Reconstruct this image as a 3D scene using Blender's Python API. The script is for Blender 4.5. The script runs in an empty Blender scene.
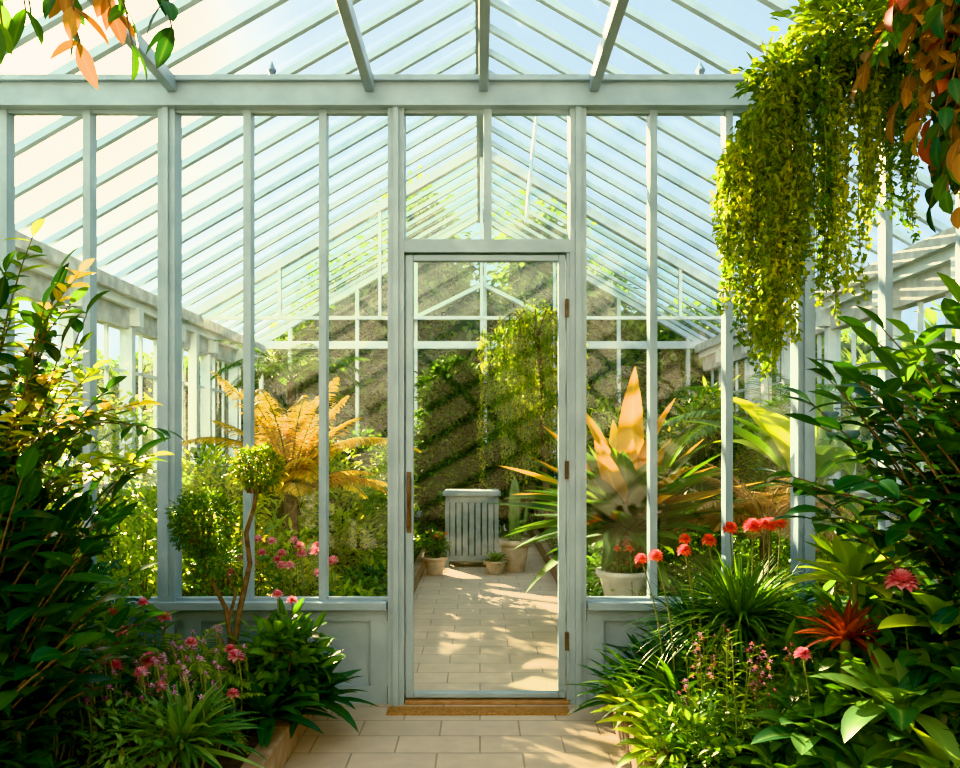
import bpy, math
import numpy as np
from mathutils import Vector
R = np.random.RandomState(11)
C = bpy.context.scene.collection

# ------------------------------------------------------------------ materials
def new_mat(name):
    m = bpy.data.materials.new(name); m.use_nodes = True
    nt = m.node_tree; nt.nodes.clear()
    out = nt.nodes.new('ShaderNodeOutputMaterial')
    return m, nt, out
def N(nt, t, **k):
    n = nt.nodes.new(t)
    for a, b in k.items(): setattr(n, a, b)
    return n
def ramp(nt, cols):
    r = N(nt, 'ShaderNodeValToRGB'); e = r.color_ramp.elements
    while len(e) < len(cols): e.new(0.5)
    for i, c in enumerate(cols):
        e[i].position = i / (len(cols) - 1); e[i].color = (*c, 1)
    return r
def leaf_mat(name, cols, trans=0.4, rough=0.42, rib=0.35, tcol=None):
    m, nt, out = new_mat(name)
    at = N(nt, 'ShaderNodeAttribute', attribute_name='leaf')
    sp = N(nt, 'ShaderNodeSeparateColor'); nt.links.new(at.outputs['Color'], sp.inputs[0])
    no = N(nt, 'ShaderNodeTexNoise'); no.inputs['Scale'].default_value = 3.0
    geo = N(nt, 'ShaderNodeNewGeometry'); nt.links.new(geo.outputs['Position'], no.inputs['Vector'])
    mx = N(nt, 'ShaderNodeMath', operation='MULTIPLY_ADD'); nt.links.new(no.outputs['Fac'], mx.inputs[0])
    mx.inputs[1].default_value = 0.8; nt.links.new(sp.outputs[0], mx.inputs[2])
    ad = N(nt, 'ShaderNodeMath', operation='SUBTRACT'); nt.links.new(mx.outputs[0], ad.inputs[0]); ad.inputs[1].default_value = 0.4
    rp = ramp(nt, cols); nt.links.new(ad.outputs[0], rp.inputs[0])
    inv = N(nt, 'ShaderNodeMath', operation='SUBTRACT'); inv.inputs[0].default_value = 1; nt.links.new(sp.outputs[1], inv.inputs[1])
    pw = N(nt, 'ShaderNodeMath', operation='POWER'); nt.links.new(inv.outputs[0], pw.inputs[0]); pw.inputs[1].default_value = 7
    ml = N(nt, 'ShaderNodeMath', operation='MULTIPLY'); nt.links.new(pw.outputs[0], ml.inputs[0]); ml.inputs[1].default_value = rib
    mc = N(nt, 'ShaderNodeMix', data_type='RGBA'); nt.links.new(ml.outputs[0], mc.inputs[0]); nt.links.new(rp.outputs[0], mc.inputs[6])
    mc.inputs[7].default_value = (min(1, cols[-1][0]*1.4+.06), min(1, cols[-1][1]*1.3+.06), cols[-1][2]*1.3+.02, 1)
    p = N(nt, 'ShaderNodeBsdfPrincipled'); p.inputs['Roughness'].default_value = rough
    nt.links.new(mc.outputs[2], p.inputs['Base Color'])
    tr = N(nt, 'ShaderNodeBsdfTranslucent')
    g = N(nt, 'ShaderNodeMix', data_type='RGBA', blend_type='MULTIPLY'); g.inputs[0].default_value = 1
    nt.links.new(mc.outputs[2], g.inputs[6]); g.inputs[7].default_value = (*(tcol or (2.2, 1.9, 0.8)), 1)
    nt.links.new(g.outputs[2], tr.inputs['Color'])
    ms = N(nt, 'ShaderNodeMixShader'); ms.inputs[0].default_value = trans
    nt.links.new(p.outputs[0], ms.inputs[1]); nt.links.new(tr.outputs[0], ms.inputs[2]); nt.links.new(ms.outputs[0], out.inputs[0])
    return m
def solid(name, c1, c2, scale=6, rough=0.5, bump=0.1, detail=6):
    m, nt, out = new_mat(name)
    geo = N(nt, 'ShaderNodeNewGeometry')
    no = N(nt, 'ShaderNodeTexNoise'); no.inputs['Scale'].default_value = scale; no.inputs['Detail'].default_value = detail
    nt.links.new(geo.outputs['Position'], no.inputs['Vector'])
    rp = ramp(nt, [c1, c2]); rp.color_ramp.elements[0].position = 0.35; rp.color_ramp.elements[1].position = 0.65
    nt.links.new(no.outputs['Fac'], rp.inputs[0])
    p = N(nt, 'ShaderNodeBsdfPrincipled'); p.inputs['Roughness'].default_value = rough
    nt.links.new(rp.outputs[0], p.inputs['Base Color'])
    b = N(nt, 'ShaderNodeBump'); b.inputs['Strength'].default_value = bump; b.inputs['Distance'].default_value = 0.02
    nt.links.new(no.outputs['Fac'], b.inputs['Height']); nt.links.new(b.outputs[0], p.inputs['Normal'])
    nt.links.new(p.outputs[0], out.inputs[0]); return m
def glass(name, dust_haze, tint=(0.96, 0.985, 0.985), dcol=(0.8, 0.86, 0.86), refl=1.0):
    m, nt, out = new_mat(name)
    t = N(nt, 'ShaderNodeBsdfTransparent'); t.inputs[0].default_value = (*tint, 1)
    g = N(nt, 'ShaderNodeBsdfGlossy'); g.inputs['Roughness'].default_value = 0.03; g.inputs[0].default_value = (.95, .98, 1, 1)
    lw = N(nt, 'ShaderNodeLayerWeight'); lw.inputs[0].default_value = .5
    pw = N(nt, 'ShaderNodeMath', operation='POWER'); nt.links.new(lw.outputs['Facing'], pw.inputs[0]); pw.inputs[1].default_value = 4
    ma = N(nt, 'ShaderNodeMath', operation='MULTIPLY_ADD'); nt.links.new(pw.outputs[0], ma.inputs[0]); ma.inputs[1].default_value = .55*refl; ma.inputs[2].default_value = .045*refl
    m1 = N(nt, 'ShaderNodeMixShader'); nt.links.new(ma.outputs[0], m1.inputs[0]); nt.links.new(t.outputs[0], m1.inputs[1]); nt.links.new(g.outputs[0], m1.inputs[2])
    d = N(nt, 'ShaderNodeBsdfDiffuse'); d.inputs[0].default_value = (*dcol, 1)
    tl = N(nt, 'ShaderNodeBsdfTranslucent'); tl.inputs[0].default_value = (*dcol, 1)
    m0 = N(nt, 'ShaderNodeMixShader'); m0.inputs[0].default_value = 0.6
    nt.links.new(d.outputs[0], m0.inputs[1]); nt.links.new(tl.outputs[0], m0.inputs[2])
    geo = N(nt, 'ShaderNodeNewGeometry'); no = N(nt, 'ShaderNodeTexNoise'); no.inputs['Scale'].default_value = 1.6; no.inputs['Detail'].default_value = 8
    nt.links.new(geo.outputs['Position'], no.inputs['Vector'])
    mr = N(nt, 'ShaderNodeMapRange'); mr.inputs['From Min'].default_value = 0.3; mr.inputs['From Max'].default_value = 0.75
    mr.inputs['To Min'].default_value = dust_haze * 0.35; mr.inputs['To Max'].default_value = dust_haze * 1.6
    nt.links.new(no.outputs['Fac'], mr.inputs['Value'])
    m2 = N(nt, 'ShaderNodeMixShader'); nt.links.new(mr.outputs[0], m2.inputs[0]); nt.links.new(m1.outputs[0], m2.inputs[1]); nt.links.new(m0.outputs[0], m2.inputs[2])
    nt.links.new(m2.outputs[0], out.inputs[0]); return m
def tile_mat(name):
    m, nt, out = new_mat(name)
    geo = N(nt, 'ShaderNodeNewGeometry')
    br = N(nt, 'ShaderNodeTexBrick'); br.inputs['Scale'].default_value = 1
    br.inputs['Brick Width'].default_value = 0.40; br.inputs['Row Height'].default_value = 0.22; br.inputs['Mortar Size'].default_value = 0.005
    br.inputs['Color1'].default_value = (.64, .52, .40, 1); br.inputs['Color2'].default_value = (.55, .45, .35, 1); br.inputs['Mortar'].default_value = (.36, .29, .22, 1)
    br.inputs['Mortar Smooth'].default_value = .4
    nt.links.new(geo.outputs['Position'], br.inputs['Vector'])
    no = N(nt, 'ShaderNodeTexNoise'); no.inputs['Scale'].default_value = 9; no.inputs['Detail'].default_value = 8
    nt.links.new(geo.outputs['Position'], no.inputs['Vector'])
    rp = ramp(nt, [(.7, .7, .7), (1.15, 1.12, 1.08)]); nt.links.new(no.outputs['Fac'], rp.inputs[0])
    mx = N(nt, 'ShaderNodeMix', data_type='RGBA', blend_type='MULTIPLY'); mx.inputs[0].default_value = 0.8
    nt.links.new(br.outputs['Color'], mx.inputs[6]); nt.links.new(rp.outputs[0], mx.inputs[7])
    p = N(nt, 'ShaderNodeBsdfPrincipled'); p.inputs['Roughness'].default_value = 0.6; nt.links.new(mx.outputs[2], p.inputs['Base Color'])
    b = N(nt, 'ShaderNodeBump'); b.inputs['Strength'].default_value = 0.3; b.inputs['Distance'].default_value = 0.01; b.invert = True
    nt.links.new(br.outputs['Fac'], b.inputs['Height']); nt.links.new(b.outputs[0], p.inputs['Normal'])
    nt.links.new(p.outputs[0], out.inputs[0]); return m

M = {}
M['paint'] = solid('paint_blue_grey', (.30, .40, .465), (.37, .475, .54), 5, .35, .08)
M['paint_light'] = solid('paint_pale', (.48, .59, .66), (.59, .69, .75), 4, .42, .08)
M['white_frame'] = solid('paint_white', (.66, .72, .75), (.76, .81, .83), 4, .42, .08)
M['cornice'] = solid('paint_weathered', (.44, .46, .45), (.66, .68, .66), 7, .6, .3)
M['gap_shade'] = solid('slat_gap_shade_wood', (.09, .12, .12), (.15, .19, .19), 9, .7, .3)  # cabinet carcass coloured dark so the gaps between slats look shaded
M['slat'] = solid('grey_blue_wood', (.24, .30, .32), (.34, .40, .41), 9, .7, .3)
M['plaster'] = solid('unseen_wall_plaster', (.46, .44, .40), (.56, .54, .50), 5, .9, .3)
M['glass'] = glass('glass_clear', 0.016, dcol=(.84, .86, .78))  # pale warm dust film, also standing in for hazy air
M['glass_roof'] = glass('glass_roof', 0.03, refl=.6)
M['glass_gable'] = glass('glass_gable_dusty', 0.07, (.78, .87, .83), (.50, .60, .50))
M['glass_door'] = glass('glass_door', 0.0012, refl=.5)
M['tile'] = tile_mat('stone_tile')
M['soil'] = solid('soil', (.035, .022, .014), (.09, .06, .04), 14, .95, 1.0)
M['grass'] = solid('lawn', (.10, .17, .03), (.22, .30, .06), 5, .9, .6)
M['stone'] = solid('curb_stone', (.26, .18, .12), (.40, .30, .22), 9, .8, .6)
M['brass'] = solid('aged_bronze', (.10, .06, .035), (.20, .13, .07), 20, .4, .1)
M['wood'] = solid('bare_wood', (.32, .19, .10), (.46, .29, .17), 14, .6, .3)
M['mat'] = solid('coir', (.34, .17, .06), (.48, .27, .12), 60, .95, 1.0)
M['bark'] = solid('bark', (.10, .07, .045), (.22, .16, .10), 25, .9, .8)
M['stem'] = solid('green_stem', (.12, .17, .05), (.22, .24, .09), 12, .6, .1)
M['terra'] = solid('pot_clay', (.50, .40, .30), (.66, .54, .43), 12, .8, .3)
M['white_pot'] = solid('white_stone', (.52, .50, .45), (.68, .66, .61), 10, .7, .3)
M['cactus'] = solid('cactus_skin', (.12, .20, .07), (.22, .30, .12), 14, .6, .4)
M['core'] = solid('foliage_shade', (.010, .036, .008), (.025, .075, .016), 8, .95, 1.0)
M['dark'] = leaf_mat('leaf_dark', [(.006, .034, .016), (.016, .074, .028), (.045, .13, .038)], .3, .30)
M['mid'] = leaf_mat('leaf_mid', [(.022, .08, .015), (.055, .16, .025), (.13, .26, .04)], .4)
M['bright'] = leaf_mat('leaf_bright', [(.07, .17, .02), (.17, .30, .03), (.34, .44, .05)], .5)
M['lime'] = leaf_mat('leaf_lime', [(.13, .22, .012), (.28, .37, .02), (.50, .50, .04)], .5)
M['vine'] = leaf_mat('leaf_vine', [(.045, .115, .01), (.135, .225, .015), (.31, .355, .025)], .5, tcol=(2.0, 1.9, .8))
M['gold'] = leaf_mat('leaf_gold', [(.30, .23, .015), (.60, .46, .03), (.78, .62, .08)], .5, tcol=(1.6, 1.5, .8))
M['amber'] = leaf_mat('leaf_amber', [(.34, .17, .012), (.58, .31, .018), (.74, .48, .05)], .45, .55, .35, tcol=(1.3, 1.25, .5))
M['strap'] = leaf_mat('leaf_dracaena', [(.02, .08, .02), (.06, .16, .03), (.15, .25, .04)], .35, .6, .3)
M['bronze'] = leaf_mat('leaf_bronze', [(.16, .08, .015), (.32, .16, .03), (.46, .27, .06)], .4, tcol=(1.4, 1.2, .8))
M['tan'] = leaf_mat('leaf_tan', [(.28, .18, .08), (.46, .30, .14), (.58, .42, .22)], .5, tcol=(1.4, 1.3, 1.0))
M['redleaf'] = leaf_mat('leaf_red', [(.10, .02, .012), (.25, .045, .02), (.38, .10, .04)], .25, tcol=(1.3, 1.2, .9))
M['hosta'] = leaf_mat('leaf_blue_green', [(.03, .11, .045), (.09, .21, .08), (.20, .34, .12)], .3, .35, .5)
M['tree'] = leaf_mat('leaf_tree', [(.04, .11, .02), (.10, .21, .035), (.24, .35, .06)], .5)
M['hedge'] = leaf_mat('leaf_hedge', [(.018, .07, .016), (.045, .13, .025), (.11, .21, .035)], .4, .6)
M['pink'] = leaf_mat('petal_pink', [(.75, .22, .30), (.86, .38, .44), (.93, .58, .62)], .35, .6, 0, (1.1, 1.0, 1.0))
M['coral'] = leaf_mat('petal_coral', [(.80, .10, .05), (.90, .22, .10), (.95, .42, .26)], .35, .6, 0, (1.1, 1.0, 1.0))
M['mauve'] = leaf_mat('petal_mauve', [(.55, .28, .46), (.70, .40, .56), (.82, .56, .68)], .35, .6, 0, (1.1, 1.0, 1.1))

# ------------------------------------------------------------------ mesh accumulator
class Acc:
    def __init__(s):
        s.v = []; s.f = []; s.m = []; s.sm = []; s.c = []; s.n = 0; s.mats = []
    def mi(s, k):
        if k not in s.mats: s.mats.append(k)
        return s.mats.index(k)
    def add(s, v, f, mat, smooth=True, col=None):
        v = np.asarray(v, float).reshape(-1, 3); f = np.asarray(f, int).reshape(-1, 4)
        s.v.append(v); s.f.append(f + s.n); s.n += len(v)
        s.m.append(np.full(len(f), s.mi(mat))); s.sm.append(np.full(len(f), smooth))
        s.c.append(col if col is not None else np.tile([.5, 1, .5, 1], (len(v), 1)))
    def build(s, name, parent=None, bevel=0):
        v = np.concatenate(s.v); f = np.concatenate(s.f)
        me = bpy.data.meshes.new(name)
        me.vertices.add(len(v)); me.vertices.foreach_set('co', v.ravel())
        me.loops.add(f.size); me.loops.foreach_set('vertex_index', f.ravel().astype(np.int32))
        me.polygons.add(len(f)); me.polygons.foreach_set('loop_start', np.arange(0, f.size, 4, dtype=np.int32))
        me.polygons.foreach_set('material_index', np.concatenate(s.m).astype(np.int32))
        me.polygons.foreach_set('use_smooth', np.concatenate(s.sm))
        me.update(calc_edges=True)
        at = me.attributes.new('leaf', 'FLOAT_COLOR', 'POINT')
        at.data.foreach_set('color', np.concatenate(s.c).astype(np.float32).ravel())
        for k in s.mats: me.materials.append(M[k])
        o = bpy.data.objects.new(name, me); C.objects.link(o)
        if parent: o.parent = parent
        if bevel:
            b = o.modifiers.new('bevel', 'BEVEL'); b.width = bevel; b.segments = 2; b.limit_method = 'ANGLE'
        return o
    def box(s, x0, x1, y0, y1, z0, z1, mat):
        v = [(x0,y0,z0),(x1,y0,z0),(x1,y1,z0),(x0,y1,z0),(x0,y0,z1),(x1,y0,z1),(x1,y1,z1),(x0,y1,z1)]
        f = [(0,3,2,1),(4,5,6,7),(0,1,5,4),(1,2,6,5),(2,3,7,6),(3,0,4,7)]
        s.add(v, f, mat, False)
    def beam(s, p0, p1, w, h, mat, up=(0, 0, 1)):
        p0 = np.array(p0, float); p1 = np.array(p1, float); d = p1 - p0; d /= np.linalg.norm(d)
        a = np.cross(d, up); a /= np.linalg.norm(a); b = np.cross(a, d)
        q = [(-1,-1),(1,-1),(1,1),(-1,1)]
        v = [p0 + a*w/2*i + b*h/2*j for i, j in q] + [p1 + a*w/2*i + b*h/2*j for i, j in q]
        f = [(0,1,2,3),(7,6,5,4),(0,4,5,1),(1,5,6,2),(2,6,7,3),(3,7,4,0)]
        s.add(v, f, mat, False)
    def quad(s, a, b, c, d, mat): s.add([a, b, c, d], [(0, 1, 2, 3)], mat, False)
    def tube(s, pts, r0, r1, mat, k=6):
        pts = np.array(pts, float); n = len(pts)
        t = np.gradient(pts, axis=0); t /= np.linalg.norm(t, axis=1)[:, None] + 1e-9
        ref = np.array([1, 0, 0.13]) if abs(t[0][2]) > .7 else np.array([0, 0, 1.0])
        a = np.cross(t, ref); a /= np.linalg.norm(a, axis=1)[:, None] + 1e-9; b = np.cross(t, a)
        r = np.linspace(r0, r1, n); an = np.linspace(0, 2*np.pi, k, endpoint=False)
        v = pts[:, None] + r[:, None, None]*(np.cos(an)[None, :, None]*a[:, None] + np.sin(an)[None, :, None]*b[:, None])
        i = np.arange(n-1)[:, None]*k; j = np.arange(k)[None]; j2 = (j+1) % k
        f = np.stack([i+j, i+j2, i+k+j2, i+k+j], -1)
        s.add(v, f, mat)
    def lathe(s, prof, c, mat, k=24, smooth=True):
        p = np.array(prof, float); an = np.linspace(0, 2*np.pi, k, endpoint=False)
        v = np.stack([p[:, 0, None]*np.cos(an)+c[0], p[:, 0, None]*np.sin(an)+c[1], np.repeat(p[:, 1, None], k, 1)+c[2]], -1)
        i = np.arange(len(p)-1)[:, None]*k; j = np.arange(k)[None]; j2 = (j+1) % k
        s.add(v, np.stack([i+j, i+j2, i+k+j2, i+k+j], -1), mat, smooth)
    def lump(s, c, r, mat, k=20):
        th = np.linspace(-np.pi/2, np.pi/2, 13)[:, None]; ph = np.linspace(0, 2*np.pi, k, endpoint=False)[None]
        q = 1+.10*np.sin(ph*3+c[0]*5)*np.cos(th*4+c[1])+.07*np.sin(ph*5+th*3)
        v = np.stack([c[0]+r[0]*q*np.cos(th)*np.cos(ph), c[1]+r[1]*q*np.cos(th)*np.sin(ph), c[2]+r[2]*q*np.sin(th)*np.ones_like(ph)], -1)
        i = np.arange(12)[:, None]*k; j = np.arange(k)[None]; j2 = (j+1) % k
        s.add(v, np.stack([i+j, i+j2, i+k+j2, i+k+j], -1), mat)
    def leaves(s, base, phi, th, L, W, mat, droop=.6, roll=0, prof='oval', n=4, fold=.25):
        base = np.asarray(base, float).reshape(-1, 3); K = len(base)
        bc = lambda x: np.broadcast_to(np.asarray(x, float), (K,)).copy()
        phi, th, L, W, droop, roll = map(bc, (phi, th, L, W, droop, roll))
        d = np.stack([np.cos(phi)*np.cos(th), np.sin(phi)*np.cos(th), np.sin(th)], -1)
        sd = np.stack([-np.sin(phi), np.cos(phi), 0*phi], -1)
        nn = np.stack([-np.cos(phi)*np.sin(th), -np.sin(phi)*np.sin(th), np.cos(th)], -1)
        c, q = np.cos(roll)[:, None], np.sin(roll)[:, None]
        sd, nn = sd*c + nn*q, nn*c - sd*q
        t = np.linspace(0, 1, n+1)
        if prof == 'oval': w = np.sin(np.pi*np.clip(t, 0.03, 1)**.85)**.75
        elif prof == 'lance': w = (t+.02)**.55*(1-t)**.9; w = w/w.max()
        elif prof == 'round': w = np.sqrt(np.clip(1-(2*t-1)**2, 0, 1))
        elif prof == 'spoon': w = np.where(t < .55, .35+.65*(t/.55)**1.3, np.sqrt(np.clip(1-((t-.55)/.45)**2, 0, 1)))
        else: w = np.minimum(1, .7+t)*(1-t**2.5)
        w = np.maximum(w, .02)
        a = np.where(np.abs(droop) < 1e-3, 1e-3, droop)
        at = a[:, None]*t[None]
        ax = np.sin(at)/a[:, None]*L[:, None]; az = (1-np.cos(at))/a[:, None]*L[:, None]
        cen = base[:, None] + d[:, None]*ax[..., None] - nn[:, None]*az[..., None]
        n2 = nn[:, None]*np.cos(at)[..., None] + d[:, None]*np.sin(at)[..., None]
        hw = (W[:, None]*w[None]/2)[..., None]
        lf = cen - sd[:, None]*hw*math.cos(fold) + n2*hw*math.sin(fold)
        rt = cen + sd[:, None]*hw*math.cos(fold) + n2*hw*math.sin(fold)
        v = np.stack([lf, cen, rt], 2)
        k0 = np.arange(K)[:, None, None]*(n+1)*3; i = np.arange(n)[None, :, None]*3; j = np.arange(2)[None, None]
        b = k0+i+j; f = np.stack([b, b+1, b+4, b+3], -1)
        col = np.zeros((K, n+1, 3, 4)); col[..., 0] = R.rand(K)[:, None, None]
        col[:, :, 0, 1] = 1; col[:, :, 2, 1] = 1; col[..., 2] = t[None, :, None]; col[..., 3] = 1
        s.add(v, f, mat, True, col.reshape(-1, 4))

def U(a, b, n=None): return R.uniform(a, b, n)
def dirang(d):
    d = d/(np.linalg.norm(d, axis=-1, keepdims=True)+1e-9)
    return np.arctan2(d[..., 1], d[..., 0]), np.arcsin(np.clip(d[..., 2], -1, 1))
def rosette(a, c, n, L, W, mat, th=(.1, 1.3), droop=(.4, 1.0), prof='strap', seg=6, fold=.35, spread=.02, lvar=.25):
    ph = np.arange(n)*2.399 + U(-.2, .2, n); k = np.linspace(0, 1, n)
    t = th[0]+(th[1]-th[0])*k + U(-.08, .08, n)
    base = np.array(c)[None]+np.stack([np.cos(ph)*spread, np.sin(ph)*spread, k*spread], -1)
    a.leaves(base, ph, t, L*(1-lvar*k+U(-.12, .12, n)), W*U(.85, 1.1, n), mat, U(droop[0], droop[1], n), U(-.2, .2, n), prof, seg, fold)
def bush(a, c, r, n, L, W, mat, prof='oval', seg=3, shell=.5, stems=6, zb=None, droop=.6, core=0):
    c = np.array(c, float); r = np.array(r, float)
    d = R.normal(size=(n, 3)); d /= np.linalg.norm(d, axis=1)[:, None]
    rad = (shell+(1-shell)*R.rand(n)**.6)*(1+.14*np.sin(d[:, 0]*7+c[0]*3)*np.cos(d[:, 2]*6+c[1]) + .1*np.sin(d[:, 1]*9+d[:, 2]*5))
    p = c+d*r*rad[:, None]
    dd = d*np.array([1, 1, .7])+R.normal(size=(n, 3))*.55+np.array([0, 0, .15])
    ph, th = dirang(dd)
    a.leaves(p, ph, th, L*U(.6, 1.25, n), W*U(.7, 1.2, n), mat, droop*U(.2, 1.6, n), U(-.6, .6, n), prof, seg)
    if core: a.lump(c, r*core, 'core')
    if stems:
        z0 = c[2]-r[2] if zb is None else zb
        for i in range(stems):
            d1 = R.normal(size=3); d1 /= np.linalg.norm(d1); d1[2] = abs(d1[2])*.8
            e = c+d1*r*.8; b = np.array([c[0]+d1[0]*.05, c[1]+d1[1]*.05, z0]); mid = (b+e)/2+np.array([d1[0]*-.05*r[0], 0, .1*r[2]])
            tt = np.linspace(0, 1, 7)[:, None]
            a.tube((1-tt)**2*b+2*tt*(1-tt)*mid+tt**2*e, .009+.01*r[0], .003, 'bark', 5)
def branch(a, b, e, n, L, W, mat, sag=.1, prof='lance', seg=4, r=.008, t0=.25, spread=.9, droop=.6, both=True):
    b = np.array(b, float); e = np.array(e, float); mid = (b+e)/2+np.array([0, 0, sag*np.linalg.norm(e-b)])+U(-.04, .04, 3)
    f = lambda t: (1-t)**2*b+2*t*(1-t)*mid+t**2*e
    a.tube(f(np.linspace(0, 1, 9)[:, None]), r, r*.3, 'bark', 5)
    t = np.linspace(t0, 1, n)[:, None]; p = f(t); tg = 2*(1-t)*(mid-b)+2*t*(e-mid); tg /= np.linalg.norm(tg, axis=1)[:, None]
    sd = np.cross(tg, [0, 0, 1.]); sd /= np.linalg.norm(sd, axis=1)[:, None]+1e-6
    sg = np.where(np.arange(n) % 2 == 0, 1, -1)[:, None]
    d = tg*.55+sd*sg*spread+R.normal(size=(n, 3))*.25
    d[-1] = tg[-1]
    ph, th = dirang(d)
    a.leaves(p, ph, th, L*U(.75, 1.15, n), W*U(.8, 1.15, n), mat, U(.2, 1.2, n)*droop, U(-.5, .5, n), prof, seg)
def frond(a, b, phi, th, L, droop, n, ll, lw, mat, stem='stem', ang=.9, seg=2, r=.008, ldroop=.5):
    b = np.array(b, float)
    d = np.array([math.cos(phi)*math.cos(th), math.sin(phi)*math.cos(th), math.sin(th)]); nn = np.array([-math.cos(phi)*math.sin(th), -math.sin(phi)*math.sin(th), math.cos(th)])
    sd = np.array([-math.sin(phi), math.cos(phi), 0])
    f = lambda t: b+d*(np.sin(droop*t)/droop*L)[:, None]-nn*((1-np.cos(droop*t))/droop*L)[:, None]
    a.tube(f(np.linspace(0, 1, 12)), r, r*.25, stem, 5)
    t = np.linspace(.12, 1, n); p = f(t); tg = d*np.cos(droop*t)[:, None]-nn*np.sin(droop*t)[:, None]
    ln = ll*(np.sin(np.pi*t**.75)*.85+.15)
    for s in (1, -1):
        dd = tg*math.cos(ang)+sd*s*math.sin(ang)+R.normal(size=(n, 3))*.06
        ph, tt = dirang(dd)
        a.leaves(p, ph, tt, ln*U(.9, 1.1, n), lw, mat, ldroop, 0, 'lance', seg)
def fern(a, c, k, L, mat, n=26, ll=.12, lw=.02, th=(.4, 1.2), droop=(1.0, 1.9), **kw):
    for i in range(k): frond(a, c, i*2.399+U(-.2, .2), U(*th), L*U(.75, 1.1), U(*droop), n, ll, lw, mat, **kw)
def flower(a, c, r, n, mat, stem_to=None, lo=-.2):
    k = np.linspace(0, 1, n); ph = np.arange(n)*2.399
    a.leaves(np.tile(np.array(c, float), (n, 1)), ph, lo+(1.5-lo)*k, r*(1-.2*k), r*.5, mat, .5, 0, 'spoon', 3, .3)
    if stem_to is not None:
        b = np.array(stem_to, float); e = np.array(c, float); t = np.linspace(0, 1, 6)[:, None]
        a.tube(b*(1-t)+e*t+np.sin(t*np.pi)*np.array([.02, 0, 0]), .004, .003, 'stem', 5)
def empty(name):
    o = bpy.data.objects.new(name, None); C.objects.link(o); return o

# ------------------------------------------------------------------ shell
HW, EV, RG = 4.2, 3.3, 5.72
YB, YP, YG, YE = -1.5, 4.5, 11.6, 15.0
a = Acc(); a.quad((-4.2, YB, 0), (4.2, YB, 0), (4.2, YE, 0), (-4.2, YE, 0), 'tile'); a.build('floor')
a = Acc(); a.quad((-60, -20, -.03), (60, -20, -.03), (60, 60, -.03), (-60, 60, -.03), 'grass'); a.build('lawn_ground')

# partition frame -------------------------------------------------
a = Acc()
def post(xc, w, z0, z1, dep=.10, m='paint'): a.box(xc-w/2, xc+w/2, YP-dep/2, YP+dep/2, z0, z1, m)
a.box(-4.2, 4.2, YP-.08, YP+.08, 3.34, 3.445, 'paint')          # tie beam
a.box(-4.2, 4.2, YP-.11, YP+.11, 3.445, 3.475, 'paint')
a.box(-4.2, 4.2, YP-.10, YP+.05, 3.31, 3.34, 'paint')
mull = [-3.96, -3.53, -3.10, -2.66, -2.195, -1.30, -.878, .968, 1.39, 2.28, 2.72, 3.16, 3.6, 4.0]
for x in mull: post(x, .042, .57, 3.32, .08)
for x in (-1.745, 1.815):
    post(x, .096, 0, 3.32, .11); a.box(x-.017, x+.017, YP-.075, YP-.05, .6, 3.32, 'paint')
for x in (-.467, .545):
    post(x, .092, 0, 3.32, .12); a.box(x-.016, x+.016, YP-.08, YP-.055, .0, 3.32, 'paint')
a.box(-.42, .50, YP-.06, YP+.06, 2.51, 2.575, 'paint')            # transom
a.box(.02, .065, YP-.05, YP+.05, 2.575, 3.32, 'paint')
for s0, s1 in ((-4.2, -.517), (.595, 4.2)):
    a.box(s0, s1, YP-.10, YP+.10, .53, .57, 'paint')           # sill
    a.box(s0, s1, YP-.025, YP+.025, .0, .53, 'paint')            # panel
    a.box(s0, s1, YP-.05, YP+.05, .0, .10, 'paint')
    a.box(s0, s1, YP-.05, YP+.05, .46, .53, 'paint')
for x in (-3.1, -1.98, -1.60, -.56, .64, 1.70, 1.93, 3.1): a.box(x-.05, x+.05, YP-.049, YP+.049, .1, .46, 'paint')
for x in (-1.17, 1.24):
    a.lathe([(0, 0), (.035, 0), (.035, .02), (.012, .04), (.028, .07), (.012, .10), (0, .13)], (x, YP, 3.475), 'paint', 10)
a.build('wall_partition', bevel=.006)
xs = sorted(mull+[-1.745, -.467, .545, 1.815])
k = 1
for x0, x1 in zip(xs[:-1], xs[1:]):
    if x0 == -.467: continue
    g = Acc(); i0, i1 = x0+.015, x1-.015
    g.quad((i0, YP, .56), (i1, YP, .56), (i1, YP, 3.33), (i0, YP, 3.33), 'glass')
    g.box(i0+.005, i1-.005, YP-.03, YP-.004, .57, .585, 'paint'); g.box(i0+.005, i1-.005, YP-.03, YP-.004, 3.295, 3.31, 'paint')
    g.build('window_%d' % k); k += 1
for x0, x1 in ((-.42, .02), (.065, .50)):
    g = Acc(); g.quad((x0, YP, 2.57), (x1, YP, 2.57), (x1, YP, 3.33), (x0, YP, 3.33), 'glass')
    g.box(x0, x1, YP-.03, YP-.004, 2.575, 2.59, 'paint'); g.box(x0, x1, YP-.03, YP-.004, 3.295, 3.31, 'paint')
    g.build('window_%d' % k); k += 1
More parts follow.
